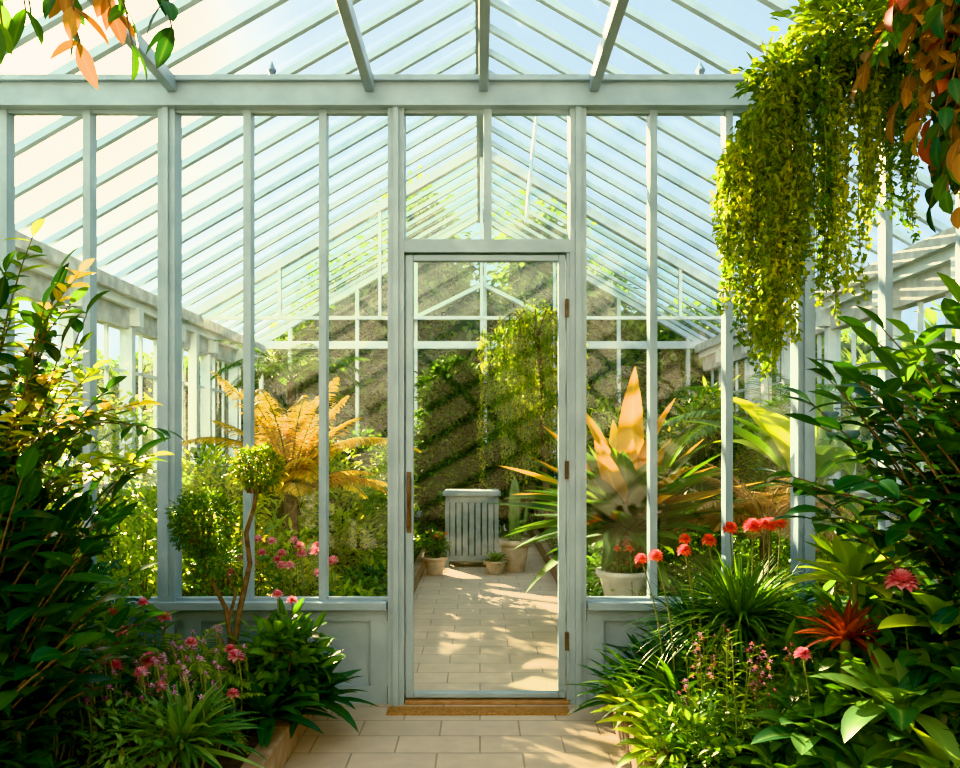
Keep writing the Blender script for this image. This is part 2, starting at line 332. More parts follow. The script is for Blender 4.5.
# door
door = empty('door_1')
a = Acc()
a.box(-.415, -.372, YP-.045, YP+.0, .03, 2.50, 'paint'); a.box(.437, .478, YP-.045, YP+.0, .03, 2.50, 'paint')
a.box(-.372, .437, YP-.045, YP+.0, 2.465, 2.50, 'paint'); a.box(-.372, .437, YP-.045, YP+.0, .03, .06, 'paint')
a.build('leaf_frame', door, .005)
a = Acc(); a.box(.482, .499, YP-.05, YP+.04, .02, 2.51, 'paint')
for z in (.35, 1.3, 2.2): a.tube([(.482, YP-.058, z-.05), (.482, YP-.058, z+.05)], .010, .010, 'brass', 8)
a.build('jamb', door)
a = Acc(); a.quad((-.375, YP-.02, .05), (.44, YP-.02, .05), (.44, YP-.02, 2.47), (-.375, YP-.02, 2.47), 'glass_door'); a.build('pane', door)
a = Acc(); a.tube([(-.395, YP-.045, .98), (-.395, YP-.085, .99), (-.395, YP-.09, 1.02), (-.395, YP-.09, 1.22), (-.395, YP-.085, 1.25), (-.395, YP-.045, 1.26)], .011, .011, 'brass', 8)
a.box(-.408, -.382, YP-.05, YP-.045, .95, 1.29, 'brass'); a.build('pull_handle', door)
a = Acc(); a.box(-.417, .497, YP-.07, YP+.07, 0, .022, 'wood'); a.build('trim_1', bevel=.004)
a = Acc(); a.box(-.50, .48, YP-.24, YP-.12, 0, .010, 'mat'); a.build('door_mat', bevel=.003)

# side walls
def side(sx, name):
    a = Acc(); X = sx*HW
    o = lambda d0, d1: tuple(sorted((X+sx*d0, X+sx*d1)))
    x0, x1 = o(0, .18); a.box(x0, x1, YB, YE, 0, .85, 'cornice')
    x0, x1 = o(-.05, .2); a.box(x0, x1, YB, YE, .85, .92, 'white_frame')
    x0, x1 = o(-.02, .14); a.box(x0, x1, YB, YE, 2.82, 3.06, 'cornice')
    x0, x1 = o(-.10, .16); a.box(x0, x1, YB, YE, 3.06, 3.16, 'white_frame')
    x0, x1 = o(-.18, .2); a.box(x0, x1, YB, YE, 3.16, 3.3, 'cornice')
    x0, x1 = o(.03, .07); a.box(x0, x1, YB, YE, 2.30, 2.34, 'white_frame')
    y = YB; i = 0
    while y < YE-.15:
        big = i % 3 == 0
        w = .10 if big else .035; dd = -.05 if big else .03
        x0, x1 = o(dd, .10 if big else .07); a.box(x0, x1, y, y+w, .9, 2.84, 'white_frame')
        if big:
            x0, x1 = o(-.14, 0); a.box(x0, x1, y, y+.12, 2.86, 3.08, 'white_frame')
        y += .46; i += 1
    a.build(name)
    g = Acc(); g.quad((X+sx*.05, YB, .9), (X+sx*.05, YE, .9), (X+sx*.05, YE, 2.85), (X+sx*.05, YB, 2.85), 'glass')
    return g.build('window_%s' % name.split('_')[1])
side(-1, 'wall_left'); side(1, 'wall_right')

def gable(Y, a, mats='white_frame', w=.09, top=RG):
    for s in (-1, 1): a.beam((s*HW, Y, EV), (0, Y, top), w, .14, mats, (0, 1, 0))
a = Acc()
a.box(-HW, HW, YE-.08, YE+.1, 0, .55, 'cornice'); a.box(-HW, HW, YE-.06, YE+.06, EV-.06, EV+.08, 'white_frame')
a.box(-HW, HW, YE-.05, YE+.05, .55, .62, 'white_frame')
for x in (-4.1, -3.56, -2.3, -1.2, .1, 1.4, 2.6, 3.9):
    h = EV+(RG-EV)*(1-abs(x)/HW); a.box(x-.03, x+.03, YE-.05, YE+.05, .6, h, 'white_frame')
gable(YE, a)
for s in (-1, 1): a.beam((.05+s*1.42, YE-.12, 3.72), (.05, YE-.12, 4.42), .07, .13, 'white_frame', (0, 1, 0))
a.box(.0, .1, YE-.16, YE-.06, 3.3, 4.6, 'white_frame')
a.build('wall_back')
a = Acc(); a.quad((-HW, YE, .6), (HW, YE, .6), (HW, YE, EV), (-HW, YE, EV), 'glass_door')
a.quad((-HW, YE, EV), (HW, YE, EV), (0, YE, RG), (0, YE, RG-.0001), 'glass_door'); a.build('window_back')
# inner gable screen
a = Acc(); gable(YG, a, w=.12)
for x in (-2.9, -1.45, .02, 1.45, 2.9):
    h = EV+(RG-EV)*(1-abs(x)/HW); a.box(x-.02, x+.02, YG-.04, YG+.04, EV-.02, h, 'white_frame')
a.beam((-HW, YG, EV-.02), (HW, YG, EV-.02), .05, .05, 'white_frame')
a.quad((-HW, YG, EV), (HW, YG, EV), (0, YG, RG), (0, YG, RG-.0001), 'glass_gable')
for x in (-HW+.05, HW-.05): a.box(x-.06, x+.06, YG-.06, YG+.06, 0, EV, 'white_frame')
a.build('trim_2')
# front wall (unseen behind the viewer, made solid to cut sky fill)
a = Acc(); a.box(-HW-.2, HW+.2, YB-.2, YB, 0, EV, 'plaster')
v = [(-HW-.2, YB-.05, EV), (HW+.2, YB-.05, EV), (0, YB-.05, RG+.15), (0, YB-.05, RG+.1499)]; a.quad(*v, 'plaster'); a.build('wall_front_unseen')
# roof
roof = empty('ceiling')
a = Acc(); y = YB+.1
while y <= YE:
    for s in (-1, 1): a.beam((s*(HW+.1), y, EV-.05), (0, y, RG), .06, .06, 'paint_light', (0, 1, 0))
    y += .5
a.build('rafters', roof)
a = Acc(); a.box(-.045, .045, YB, YE, RG-.12, RG+.05, 'paint'); a.build('ridge_beam', roof)
a = Acc()
for s in (-1, 1): a.quad((s*(HW+.15), YB, EV-.02), (s*(HW+.15), YE, EV-.02), (0, YE, RG+.07), (0, YB, RG+.07), 'glass_roof')
a.build('glazing', roof)
a = Acc()
for x in (-1.70, -.61, .02, .63, 1.74):
    a.box(x-.026, x+.026, YB, YP-.08, 3.39, 3.47, 'paint')
a.build('tie_beams', roof, .006)
a = Acc(); a.tube([(.60, 8.2, 4.95), (.52, 8.0, 4.3), (.45, 7.8, 3.6)], .018, .018, 'paint_light', 8); a.build('vent_opener_rod', roof)

# beds -------------------------------------------------------------
def bed(name, x0, x1, y0, y1, curb_side):
    p = empty(name)
    s = Acc(); nx, ny = 30, 40; X, Y = np.meshgrid(np.linspace(x0, x1, nx), np.linspace(y0, y1, ny))
    Z = .11+.02*np.sin(X*7)*np.cos(Y*6)+U(-.008, .008, X.shape)
    v = np.stack([X, Y, Z], -1).reshape(-1, 3); i = np.arange(ny-1)[:, None]*nx+np.arange(nx-1)[None]
    s.add(v, np.stack([i, i+1, i+nx+1, i+nx], -1), 'soil'); s.build('soil', p)
    c = Acc(); xe = x1 if curb_side > 0 else x0; y = y0
    while y < y1-.05:
        e = min(y+.45, y1); c.box(xe-.045, xe+.045, y+.004, e-.004, 0, .15, 'stone'); y = e
    c.build('curb', p, .01)
bed('planting_bed', -4.1, -.92, -1.3, 4.34, 1)
bed('planting_bed', .72, 4.1, -1.3, 4.34, -1)
bed('planting_bed', -4.1, -.68, 4.66, 14.8, 1)
bed('planting_bed', .84, 4.1, 4.66, 14.8, -1)

# ------------------------------------------------------------------ FRONT LEFT plants
a = Acc()
for i in range(60):
    e = (U(-1.9, -1.26), U(2.5, 3.2), U(.6, 1.38)); branch(a, (-1.95+U(-.1, .1), 2.95+U(-.1, .1), .1), e, 12, .16, .072, 'dark', .15, 'oval', 5)
for i in range(46):
    e = (U(-2.05, -1.55), U(2.7, 3.3), U(1.1, 2.1)); branch(a, (-1.98, 3.0, .3), e, 14, .14, .062, 'dark', .1, 'oval', 5)
bush(a, (-1.85, 2.95, .75), (.34, .4, .6), 900, .13, .055, 'dark', 'oval', 4, .2, 6, .1)
bush(a, (-1.84, 2.7, .35), (.32, .35, .3), 600, .12, .05, 'dark', 'oval', 4, .2, 6, .1)
a.build('dark_leaved_shrub')
a = Acc()
for i, e in enumerate([(-1.50, 3, 2.09), (-1.62, 2.9, 2.2), (-1.56, 3.05, 1.98), (-1.45, 3, 1.72), (-1.55, 3.1, 1.82), (-1.22, 3.05, 1.50), (-1.32, 3.1, 1.60), (-1.36, 2.9, 1.40), (-1.66, 2.8, 2.05), (-1.3, 3.2, 1.40), (-1.48, 3.2, 1.55), (-1.4, 3.0, 1.65), (-1.6, 3.0, 1.7), (-1.7, 2.9, 1.9), (-1.5, 3.1, 1.45), (-1.62, 2.8, 1.55), (-1.25, 3.0, 1.38)]):
    branch(a, (-1.95, 3.1, .9+U(0, .6)), e, 28, .095, .04, ['gold', 'vine', 'mid', 'lime', 'vine', 'dark'][i % 6], .14, 'oval', 4, .006, .25, 1.0)  # gold and lime leaves put the sunlit tips into leaf colour
a.tube([(-1.95, 3.1, .05), (-1.97, 3.1, .7), (-1.94, 3.1, 1.4)], .02, .012, 'bark')
a.build('sunlit_gold_shrub')
# topiary
a = Acc()
tr = np.array([(-1.27, 4.0, .08), (-1.24, 4.0, .35), (-1.20, 4.0, .62), (-1.15, 4.0, .85), (-1.17, 4.0, 1.0), (-1.13, 4.0, 1.13), (-1.11, 4.0, 1.28)])
a.tube(tr, .017, .010, 'bark', 8)
a.tube([(-1.24, 4.0, .42), (-1.27, 4.0, .62), (-1.33, 4, .74), (-1.39, 4.0, .85), (-1.385, 4, 1.0)], .013, .008, 'bark', 8)
a.tube([(-1.26, 4.0, .55), (-1.22, 4.0, .7), (-1.30, 4.02, .85)], .009, .006, 'bark', 8)
bush(a, (-1.11, 4, 1.325), (.115, .115, .105), 1700, .028, .014, 'vine', 'round', 2, .75, 8, 1.2)
bush(a, (-1.11, 4, 1.325), (.12, .12, .11), 200, .03, .014, 'gold', 'round', 2, .9, 0)
bush(a, (-1.385, 4, 1.04), (.145, .14, .15), 2200, .03, .015, 'mid', 'round', 2, .75, 8, .9)
bush(a, (-1.385, 4, 1.06), (.15, .145, .15), 700, .032, .015, 'vine', 'round', 2, .9, 0)
bush(a, (-1.31, 4, .86), (.1, .08, .07), 400, .03, .015, 'mid', 'round', 2, .6, 0)
a.build('topiary_tree')
a = Acc(); rosette(a, (-1.17, 3.12, .25), 70, .34, .040, 'hosta', (.1, 1.35), (.3, 1.1), 'strap', 7, .5)
rosette(a, (-1.16, 3.12, .27), 44, .30, .034, 'hosta', (.1, 1.2), (.3, 1.0), 'strap', 7, .5); a.build('spider_plant')
a = Acc()
for c in [(-.98, 4.02, .22), (-.86, 3.95, .16), (-1.08, 3.85, .2), (-1.0, 3.7, .18)]: rosette(a, c, 44, .30, .07, 'dark', (.15, 1.3), (.5, 1.3), 'lance', 6, .3, .05)
bush(a, (-.97, 3.95, .4), (.2, .22, .18), 420, .11, .045, 'mid', 'oval', 4, .3, 6, .1)
a.build('broad_leaved_perennial')
a = Acc(); fern(a, (-1.42, 3.75, .34), 20, .42, 'bright', 24, .09, .018); fern(a, (-1.25, 3.55, .2), 12, .32, 'bright', 22, .07, .016); a.build('garden_fern')
a = Acc()
for i in range(22):
    c = (U(-2.1, -1.05), U(3.0, 4.1), U(.2, .34)); bush(a, c, (.2, .2, .16), 260, .06, .024, ['dark', 'mid', 'hosta'][i % 3], 'oval', 3, .3, 3, .1)
for i in range(200):
    c = (U(-1.85, -1.05), U(3.1, 4.1), U(.36, .56)); flower(a, c, .021, 8, 'mauve', (c[0], c[1], .15))
a.build('flowering_ground_cover')
a = Acc()
for c, r in [((-1.445, 3.5, .49), .06), ((-1.13, 3.7, .46), .048), ((-1.17, 3.75, .48), .036), ((-1.50, 3.8, .62), .042), ((-1.0, 3.95, .70), .036), ((-.94, 4.0, .66), .034), ((-1.62, 3.6, .60), .044), ((-1.32, 3.3, .44), .038), ((-1.7, 3.7, .66), .038), ((-1.30, 3.6, .55), .036), ((-1.55, 3.4, .5), .038), ((-1.05, 3.4, .38), .034), ((-1.4, 3.3, .5), .036), ((-1.58, 3.75, .7), .034)]:
    flower(a, c, r, 44, 'pink', (c[0]-.03, c[1], .12))
a.build('pink_dahlia')
a = Acc()
for i in range(14):
    c = (U(-3.2, -1.75), U(3.4, 4.02), U(.35, .6)); bush(a, c, (.3, .26, .35), 380, .1, .04, ['dark', 'mid', 'dark'][i % 3], 'oval', 3, .3, 5, .1)
a.build('evergreen_shrub')
# overhanging leafy branch top-left
a = Acc()
for i, e in enumerate([(-1.13, 2.6, 2.74), (-1.28, 2.55, 2.72), (-1.02, 2.65, 2.82), (-1.42, 2.5, 2.80), (-1.55, 2.6, 2.78), (-1.2, 2.6, 2.86), (-1.35, 2.6, 2.84), (-1.5, 2.45, 2.74)]):
    b = np.array((-1.66, 2.6, 3.38)); e = np.array(e)
    t = np.linspace(0, 1, 9)[:, None]; mid = np.array((e[0]-.05, e[1], 3.2)); p = (1-t)**2*b+2*t*(1-t)*mid+t**2*e; a.tube(p, .007, .003, 'bark', 5)
    q = np.repeat(p[4:], 2, 0); ph = U(0, 6.28, len(q)); a.leaves(q, ph, U(-1.3, -.3, len(q)), U(.10, .15, len(q)), .055, ['mid', 'bronze', 'dark', 'mid'][i % 4], .4, U(-1, 1, len(q)), 'oval', 5)
a.build('overhanging_branch')

# ------------------------------------------------------------------ FRONT RIGHT plants
a = Acc()
for c, n, L in [((1.17, 3.6, .64), 300, .36), ((1.32, 3.7, .6), 150, .33), ((1.02, 3.75, .55), 130, .32)]: rosette(a, c, n, L, .017, 'dark' if L < .34 else 'mid', (-.1, 1.45), (.4, 1.2), 'strap', 7, .4, .05, .15)
bush(a, (1.17, 3.65, .42), (.26, .2, .26), 500, .12, .03, 'dark', 'lance', 3, .2, 4, .1)
a.build('ornamental_grass_clump')
a = Acc()
for x, y, z, r in [(.79, 3.6, .94, .042), (.735, 3.65, .92, .036), (.92, 3.6, .965, .04), (.935, 3.65, 1.01, .036), (1.03, 3.6, 1.01, .042), (1.125, 3.6, 1.065, .042), (1.225, 3.6, 1.075, .05), (1.305, 3.6, 1.08, .048), (1.36, 3.62, 1.085, .036), (1.26, 3.55, 1.09, .036)]:
    flower(a, (x, y, z), r, 60, 'coral', (x*.7+1.1*.3, y+.03, .4), -.5)
a.build('coral_flower_cluster')
a = Acc()
for c, n, L, W in [((1.45, 3.1, .90), 24, .27, .09), ((1.60, 3.25, .86), 18, .26, .085)]: rosette(a, c, n, L, W, 'bright', (.1, 1.35), (.2, .8), 'oval', 7, .25, .03)
a.tube([(1.45, 3.1, .08), (1.46, 3.1, .5), (1.45, 3.1, .92)], .014, .012, 'stem'); a.tube([(1.6, 3.25, .08), (1.56, 3.25, .86)], .014, .012, 'stem')
bush(a, (1.5, 3.2, .6), (.25, .2, .22), 300, .13, .055, 'mid', 'oval', 4, .3, 3, .1); a.build('rubber_plant')
a = Acc(); rosette(a, (1.35, 2.95, .72), 50, .18, .038, 'redleaf', (.05, 1.35), (.3, .9), 'strap', 6, .4, .02); a.tube([(1.36, 3.0, .08), (1.35, 2.95, .74)], .02, .02, 'stem'); a.build('red_bromeliad')
a = Acc()
for c, L, W, n, m_ in [((1.60, 2.75, .80), .22, .10, 15, 'bright'), ((1.42, 2.72, .54), .26, .115, 20, 'hosta'), ((1.64, 2.60, .6), .26, .115, 16, 'hosta'), ((1.22, 2.92, .37), .23, .1, 20, 'hosta'), ((1.52, 2.70, .40), .25, .11, 20, 'hosta'), ((1.32, 2.70, .30), .22, .1, 20, 'hosta'), ((1.52, 2.55, .36), .24, .1, 20, 'bright'), ((1.1, 2.9, .22), .2, .08, 18, 'mid'), ((1.68, 2.5, .42), .24, .1, 18, 'hosta')]:
    rosette(a, c, n, L, W, m_, (.0, 1.25), (.4, 1.2), 'oval', 7, .25, .04); a.tube([(c[0], c[1], .08), c], .009, .008, 'stem')
bush(a, (1.55, 2.95, .42), (.38, .25, .3), 700, .12, .06, 'mid', 'oval', 4, .2, 4, .1)
bush(a, (1.75, 2.8, .65), (.28, .25, .4), 600, .12, .06, 'dark', 'oval', 4, .2, 4, .1)
bush(a, (1.28, 3.05, .36), (.2, .15, .22), 320, .09, .045, 'hosta', 'oval', 4, .2, 4, .1)
a.build('hosta_plant')
a = Acc()
for c, r in [((1.485, 2.82, .955), .066), ((1.17, 2.9, .68), .036), ((1.62, 2.6, .86), .05)]: flower(a, c, r, 70, 'pink', (c[0]+.03, c[1], .1))
a.build('pink_dahlia')
a = Acc()
for i in range(40):
    x, y = U(.88, 1.32), U(3.05, 3.45); h = U(.48, .72); lx = U(-.08, .08); a.tube([(x, y, .1), (x+lx*.4, y, h*.6), (x+lx, y, h)], .003, .002, 'stem', 4)
    z = np.linspace(.15, h-.02, 22); ph = np.arange(22)*2.4; a.leaves(np.stack([x+lx*(z/h)**2, y+0*z, z], -1), ph, .5, .055, .016, 'bright', .5, 0, 'lance', 3)
    if i % 2: 
        for q in range(6): flower(a, (x+lx+U(-.02, .02), y+U(-.02, .02), h-q*.018), .017, 8, R.choice(['mauve', 'pink']))
a.build('pink_wildflower_clump')
a = Acc()
for c in [(.86, 4.0, .24), (.80, 3.9, .2), (.98, 4.02, .32), (.9, 3.75, .26), (.76, 4.0, .14), (.9, 3.6, .28)]: rosette(a, c, 36, .34, .04, 'dark' if c[1] > 3.9 else 'mid', (.15, 1.35), (.5, 1.3), 'lance', 6, .3, .04)
a.build('arching_lily_plant')
a = Acc()
for i, c in enumerate([(.76, 3.55, .2), (.86, 3.4, .22), (.95, 3.25, .2), (.74, 3.3, .16), (1.05, 3.4, .28), (.88, 3.1, .2), (1.1, 3.1, .25), (.72, 3.8, .16)]): rosette(a, c, 26, .2, .06, ['bright', 'mid', 'hosta', 'bright'][i % 4], (.1, 1.25), (.4, 1.2), 'oval', 5, .3, .04)
for i in range(12):
    c = (U(.8, 1.3), U(3.0, 3.9), U(.2, .3)); bush(a, c, (.17, .17, .14), 240, .05, .022, ['mid', 'bright', 'hosta'][i % 3], 'oval', 3, .3, 3, .1)
a.build('low_leafy_perennial')
a = Acc()
for i in range(46):
    e = (U(1.26, 1.95), U(2.7, 3.5), U(1.12, 1.72)); branch(a, (2.1+U(-.1, .1), 3.1, .3+U(0, .8)), e, 13, .15, .07, 'dark', .15, 'oval', 5)
for i in range(20):
    e = (U(1.45, 2.0), U(2.8, 3.3), U(1.55, 1.95)); branch(a, (2.15, 3.1, 1.0), e, 13, .15, .07, ['dark', 'mid'][i % 2], .1, 'oval', 5)
for i in range(22):
    e = (U(1.5, 2.0), U(3.0, 3.7), U(.6, 1.2)); branch(a, (2.1, 3.3, .1), e, 12, .14, .06, 'mid', .15, 'oval', 4)
a.build('dark_leaved_shrub')
a = Acc()
for i in range(12):
    c = (U(1.5, 3.0), U(3.4, 4.02), U(.3, .55)); bush(a, c, (.3, .26, .35), 380, .1, .04, ['dark', 'mid', 'dark'][i % 3], 'oval', 3, .3, 5, .1)
a.build('evergreen_shrub')

# hanging vine
a = Acc()
def strand(top, zend, wx=.03, m='lime', den=95, L=.04, W=.018, rad=.03):
    top = np.array(top, float); Ln = top[2]-zend; n = max(4, int(Ln*den)); t = np.linspace(0, 1, n)
    ph0 = U(0, 6.28); dx = U(-wx, wx); dy = U(-wx, wx)
    p = np.stack([top[0]+dx*t+.012*np.sin(t*7+ph0), top[1]+dy*t+.012*np.cos(t*6+ph0), top[2]-Ln*t], -1)
    a.tube(p[::4] if n > 12 else p, .003, .0015, 'stem', 4)
    for r in range(2):
        q = p+R.normal(size=(n, 3))*rad*.35
        a.leaves(q, U(0, 6.28, n), U(-1.2, .2, n), L*U(.6, 1.2, n)*(1-.3*t), W*U(.8, 1.2, n), m, U(0, 1, n), U(-.6, .6, n), 'oval', 2)
for i in range(66):
    x = U(1.0, 1.31); u = (x-1.17)/.16; ztop = 2.95-.3*abs(min(0, u))-U(0, .1); ze = 1.70+.50*abs(u)**1.4+abs(R.normal())*.12
    strand((x, 3.3+U(-.13, .13), ztop), ze, .04, ['lime', 'vine', 'vine', 'mid', 'vine', 'vine', 'lime'][i % 7], 100, .042, .02)
for i in range(44):
    x = U(1.34, 1.70); u = (x-1.46)/.15; strand((x, 3.25+U(-.12, .12), 3.12-U(0, .15)), min(2.75, 1.88+.5*abs(u)+abs(R.normal())*.18), .03, ['vine', 'mid', 'vine', 'lime'][i % 4])
for i in range(24): strand((U(1.6, 1.95), 3.1+U(-.1, .1), 3.1), U(2.2, 2.7), .04, ['vine', 'mid'][i % 2])
bush(a, (1.32, 3.3, 2.95), (.24, .17, .15), 900, .055, .026, 'vine', 'oval', 3, .2, 0)
bush(a, (1.55, 3.25, 3.12), (.30, .2, .24), 1300, .065, .03, 'vine', 'oval', 3, .2, 0)
bush(a, (1.85, 3.1, 3.1), (.28, .2, .25), 900, .07, .034, 'mid', 'oval', 3, .2, 0)
for e in [(1.16, 3.3, 2.95), (1.3, 3.35, 2.98), (1.45, 3.25, 3.1), (1.7, 3.15, 3.1), (1.9, 3.1, 3.1)]:
    b = np.array((1.74, 3.25, 3.39)); e = np.array(e); t = np.linspace(0, 1, 8)[:, None]; mid = np.array(((b[0]+e[0])/2, e[1], 3.36))
    a.tube((1-t)**2*b+2*t*(1-t)*mid+t**2*e, .014, .006, 'bark', 6)
a.build('hanging_vine')
a = Acc()
for i in range(50):
    x = U(1.34, 1.78); b = (1.74, 2.7, 3.36); e = (x, 2.7+U(-.14, .14), U(2.2, 2.85)+max(0, 1.56-x)*2.4)
    branch(a, b, e, 16, .10, .05, ['dark', 'bronze', 'redleaf', 'dark', 'mid', 'bronze', 'bronze'][i % 7], .1, 'oval', 4, .006, .3, .9, 1.0)
a.build('copper_leaved_creeper')

# ------------------------------------------------------------------ BACK HOUSE plants
a = Acc()
for i in range(14): frond(a, (-1.66, 7.0, .95), U(0, 6.28), U(.6, 1.2), U(.8, 1.1), U(.9, 1.6), 44, .2, .028, 'gold', 'stem', 1.0, 3, .012, .9)
for i, ph in enumerate((0.1, .7, 3.0, 3.7, 2.4, 5.6, 1.6, 4.7, 4.2, 5.1)): frond(a, (-1.66, 7.0, 1.0), ph, U(1.2, 1.45), U(1.0, 1.3), U(.5, 1.1), 54, .26, .034, 'gold', 'stem', .95, 3, .012, .9)
for ph in (0.0, 3.1, .2): frond(a, (-1.66, 7.0, 1.1), ph, 1.05, 1.3, 1.6, 54, .2, .03, 'gold', 'stem', 1.0, 3, .012, .9)
a.tube([(-1.66, 7, .05), (-1.64, 7, .5), (-1.66, 7, 1.05)], .07, .055, 'bark', 10)
a.build('golden_tree_fern')
a = Acc()
rosette(a, (1.10, 6.0, .80), 70, .98, .19, 'strap', (.05, 1.3), (.1, .6), 'lance', 8, .35, .06)
rosette(a, (1.10, 6.0, .85), 20, .98, .18, 'amber', (.35, 1.25), (.1, .5), 'lance', 8, .35, .06)
rosette(a, (1.10, 6.0, .75), 36, .85, .17, 'strap', (-.2, .9), (.2, .8), 'lance', 8, .35, .06)
a.leaves([(1.05, 5.9, .95), (1.1, 5.88, 1.0), (1.0, 5.9, .95), (1.12, 5.9, 1.0), (1.02, 5.86, .9), (1.15, 5.86, .9)], [3.6, 4.7, 3.3, 5.6, 4.2, 5.2], [1.2, 1.45, .95, 1.25, 1.1, 1.1], [.92, 1.02, .85, .85, .7, .7], [.2, .23, .18, .19, .18, .18], 'amber', .2, 0, 'lance', 10, .5)
a.tube([(1.1, 6, .05), (1.1, 6, .9)], .1, .08, 'bark', 10)
a.build('bronze_dracaena')
a = Acc(); fern(a, (2.0, 5.6, .85), 26, .7, 'tan', 44, .17, .014, (.5, 1.3), (.9, 1.8), stem='wood', seg=2); a.tube([(2.0, 5.6, .05), (2.0, 5.6, .88)], .05, .04, 'bark'); a.build('pampas_fern')
a = Acc()
for i in range(20):
    ph = U(0, 6.28); th = U(.6, 1.4); b = np.array((2.5, 6.1, .9)); m_ = b+np.array([math.cos(ph)*.15, math.sin(ph)*.15, .3])
    a.tube([b, (b+m_)/2, m_], .02, .012, 'stem'); a.leaves([m_], ph, th, U(.7, 1.0), U(.2, .3), 'lime' if i % 3 == 0 else 'bright', U(.6, 1.3), U(-.3, .3), 'oval', 10, .25)
a.tube([(2.5, 6.1, .05), (2.5, 6.1, 1.0)], .09, .06, 'stem', 10)
a.build('banana_plant')
for bx, by, bz in ((2.9, 8.0, 1.6), (-2.6, 11.0, 2.3)):
    a = Acc()
    for i in range(14): frond(a, (bx, by, bz), i*2.4, U(.4, 1.25), 1.2, U(1.0, 1.8), 40, .36, .03, 'mid')
    a.tube([(bx, by, .05), (bx+.04, by, bz*.5), (bx, by, bz)], .08, .06, 'bark', 8); a.build('palm_tree')
def group(name, items, mats, L, W, n, prof='oval', seg=3, core=0):
    a = Acc()
    for i, (c, r) in enumerate(items): bush(a, c, r, n, L, W, mats[i % len(mats)], prof, seg, .35, 6, .08, core=core)
    a.build(name)
group('sunlit_garden_shrub', [((U(-3.6, -1.2), y, U(.3, .55)), (U(.3, .45), .35, U(.35, .6))) for y in np.linspace(5.1, 7.8, 22)], ['lime', 'bright', 'mid', 'lime', 'bright'], .085, .034, 620, 'lance')
group('tall_garden_shrub', [((U(-3.4, -1.6), y, U(.5, .9)), (U(.4, .6), .4, U(.45, .7))) for y in np.linspace(8, 11, 13)], ['bright', 'lime', 'mid', 'lime'], .12, .05, 800, 'lance', 3, .4)
group('sunlit_garden_shrub', [((U(1.5, 3.6), y, U(.3, .6)), (U(.3, .45), .35, U(.3, .6))) for y in np.linspace(5.1, 7.8, 18)], ['mid', 'bright', 'lime', 'mid'], .085, .034, 620, 'lance')
group('tall_garden_shrub', [((U(1.6, 3.4), y, U(.8, 1.4)), (U(.4, .65), .4, U(.6, .9))) for y in np.linspace(8, 11, 12)], ['bright', 'mid', 'lime'], .12, .05, 800, 'lance', 3, .4)
group('path_border_plant', [((-.98, y, .22), (.24, .28, .18)) for y in np.arange(5, 10.5, .45)], ['mid', 'dark', 'bright'], .08, .035, 330)
group('path_border_plant', [((1.12, y, .28), (.24, .28, .25)) for y in np.arange(5, 10.5, .45)], ['dark', 'mid', 'mid'], .08, .035, 330)
group('tall_slender_shrub', [((-2.45, 5.3, 1.2), (.35, .3, .75)), ((-2.9, 5.9, 1.25), (.4, .35, .7)), ((-2.15, 5.0, .7), (.28, .22, .5)), ((-2.0, 6, .9), (.4, .3, .5))], ['bright', 'lime'], .09, .03, 700, 'lance')
group('rounded_shrub', [((-.95, 8.6, .8), (.24, .25, .5)), ((-1.05, 9.3, .9), (.3, .3, .6))], ['bright'], .09, .045, 900)
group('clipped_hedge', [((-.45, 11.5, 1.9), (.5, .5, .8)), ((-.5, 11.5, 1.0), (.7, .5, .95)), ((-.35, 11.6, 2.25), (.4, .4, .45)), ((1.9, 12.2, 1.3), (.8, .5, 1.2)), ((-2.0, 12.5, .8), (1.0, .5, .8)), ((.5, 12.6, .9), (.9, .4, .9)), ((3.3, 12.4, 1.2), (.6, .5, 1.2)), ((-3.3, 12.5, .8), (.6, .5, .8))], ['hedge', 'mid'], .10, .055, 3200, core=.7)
a = Acc()
a.tube([(.95, 10.9, .05), (.9, 10.9, 1.2), (.85, 10.9, 2.3), (.75, 10.9, 3.1)], .07, .03, 'bark', 8)
for i in range(110):
    ph = U(0, 6.28); r = U(.1, .75); strand((.75+math.cos(ph)*r, 10.9+math.sin(ph)*r*.6, 3.4-r*.6+U(-.15, .1)), U(.9, 1.9), .08, ['lime', 'bright', 'vine'][i % 3], 36, .08, .026, .06)
for i in range(12):
    ph = i*.52; a.tube([(.77, 10.9, 2.9), (.75+math.cos(ph)*.3, 10.9+math.sin(ph)*.2, 3.25), (.75+math.cos(ph)*.65, 10.9+math.sin(ph)*.4, 3.0)], .015, .005, 'bark', 5)
a.build('weeping_willow')
a = Acc()
for i in range(22):
    x, y, z = U(-1.6, -.95), U(4.9, 5.7), U(.62, .85); flower(a, (x, y, z), .045, 30, 'pink', (x, y, .1))
for i in range(6):
    x, y, z = U(-.85, -.7), U(7.5, 9), U(.4, .6); flower(a, (x, y, z), .06, 30, 'coral', (x-.05, y, .1))
a.build('pink_rose')
a = Acc()
for i in range(12):
    x, y, z = U(.85, 1.25), U(5.2, 5.7), U(.6, .75); flower(a, (x, y, z), .045, 30, 'coral', (x, y, .1))
a.build('coral_rose')

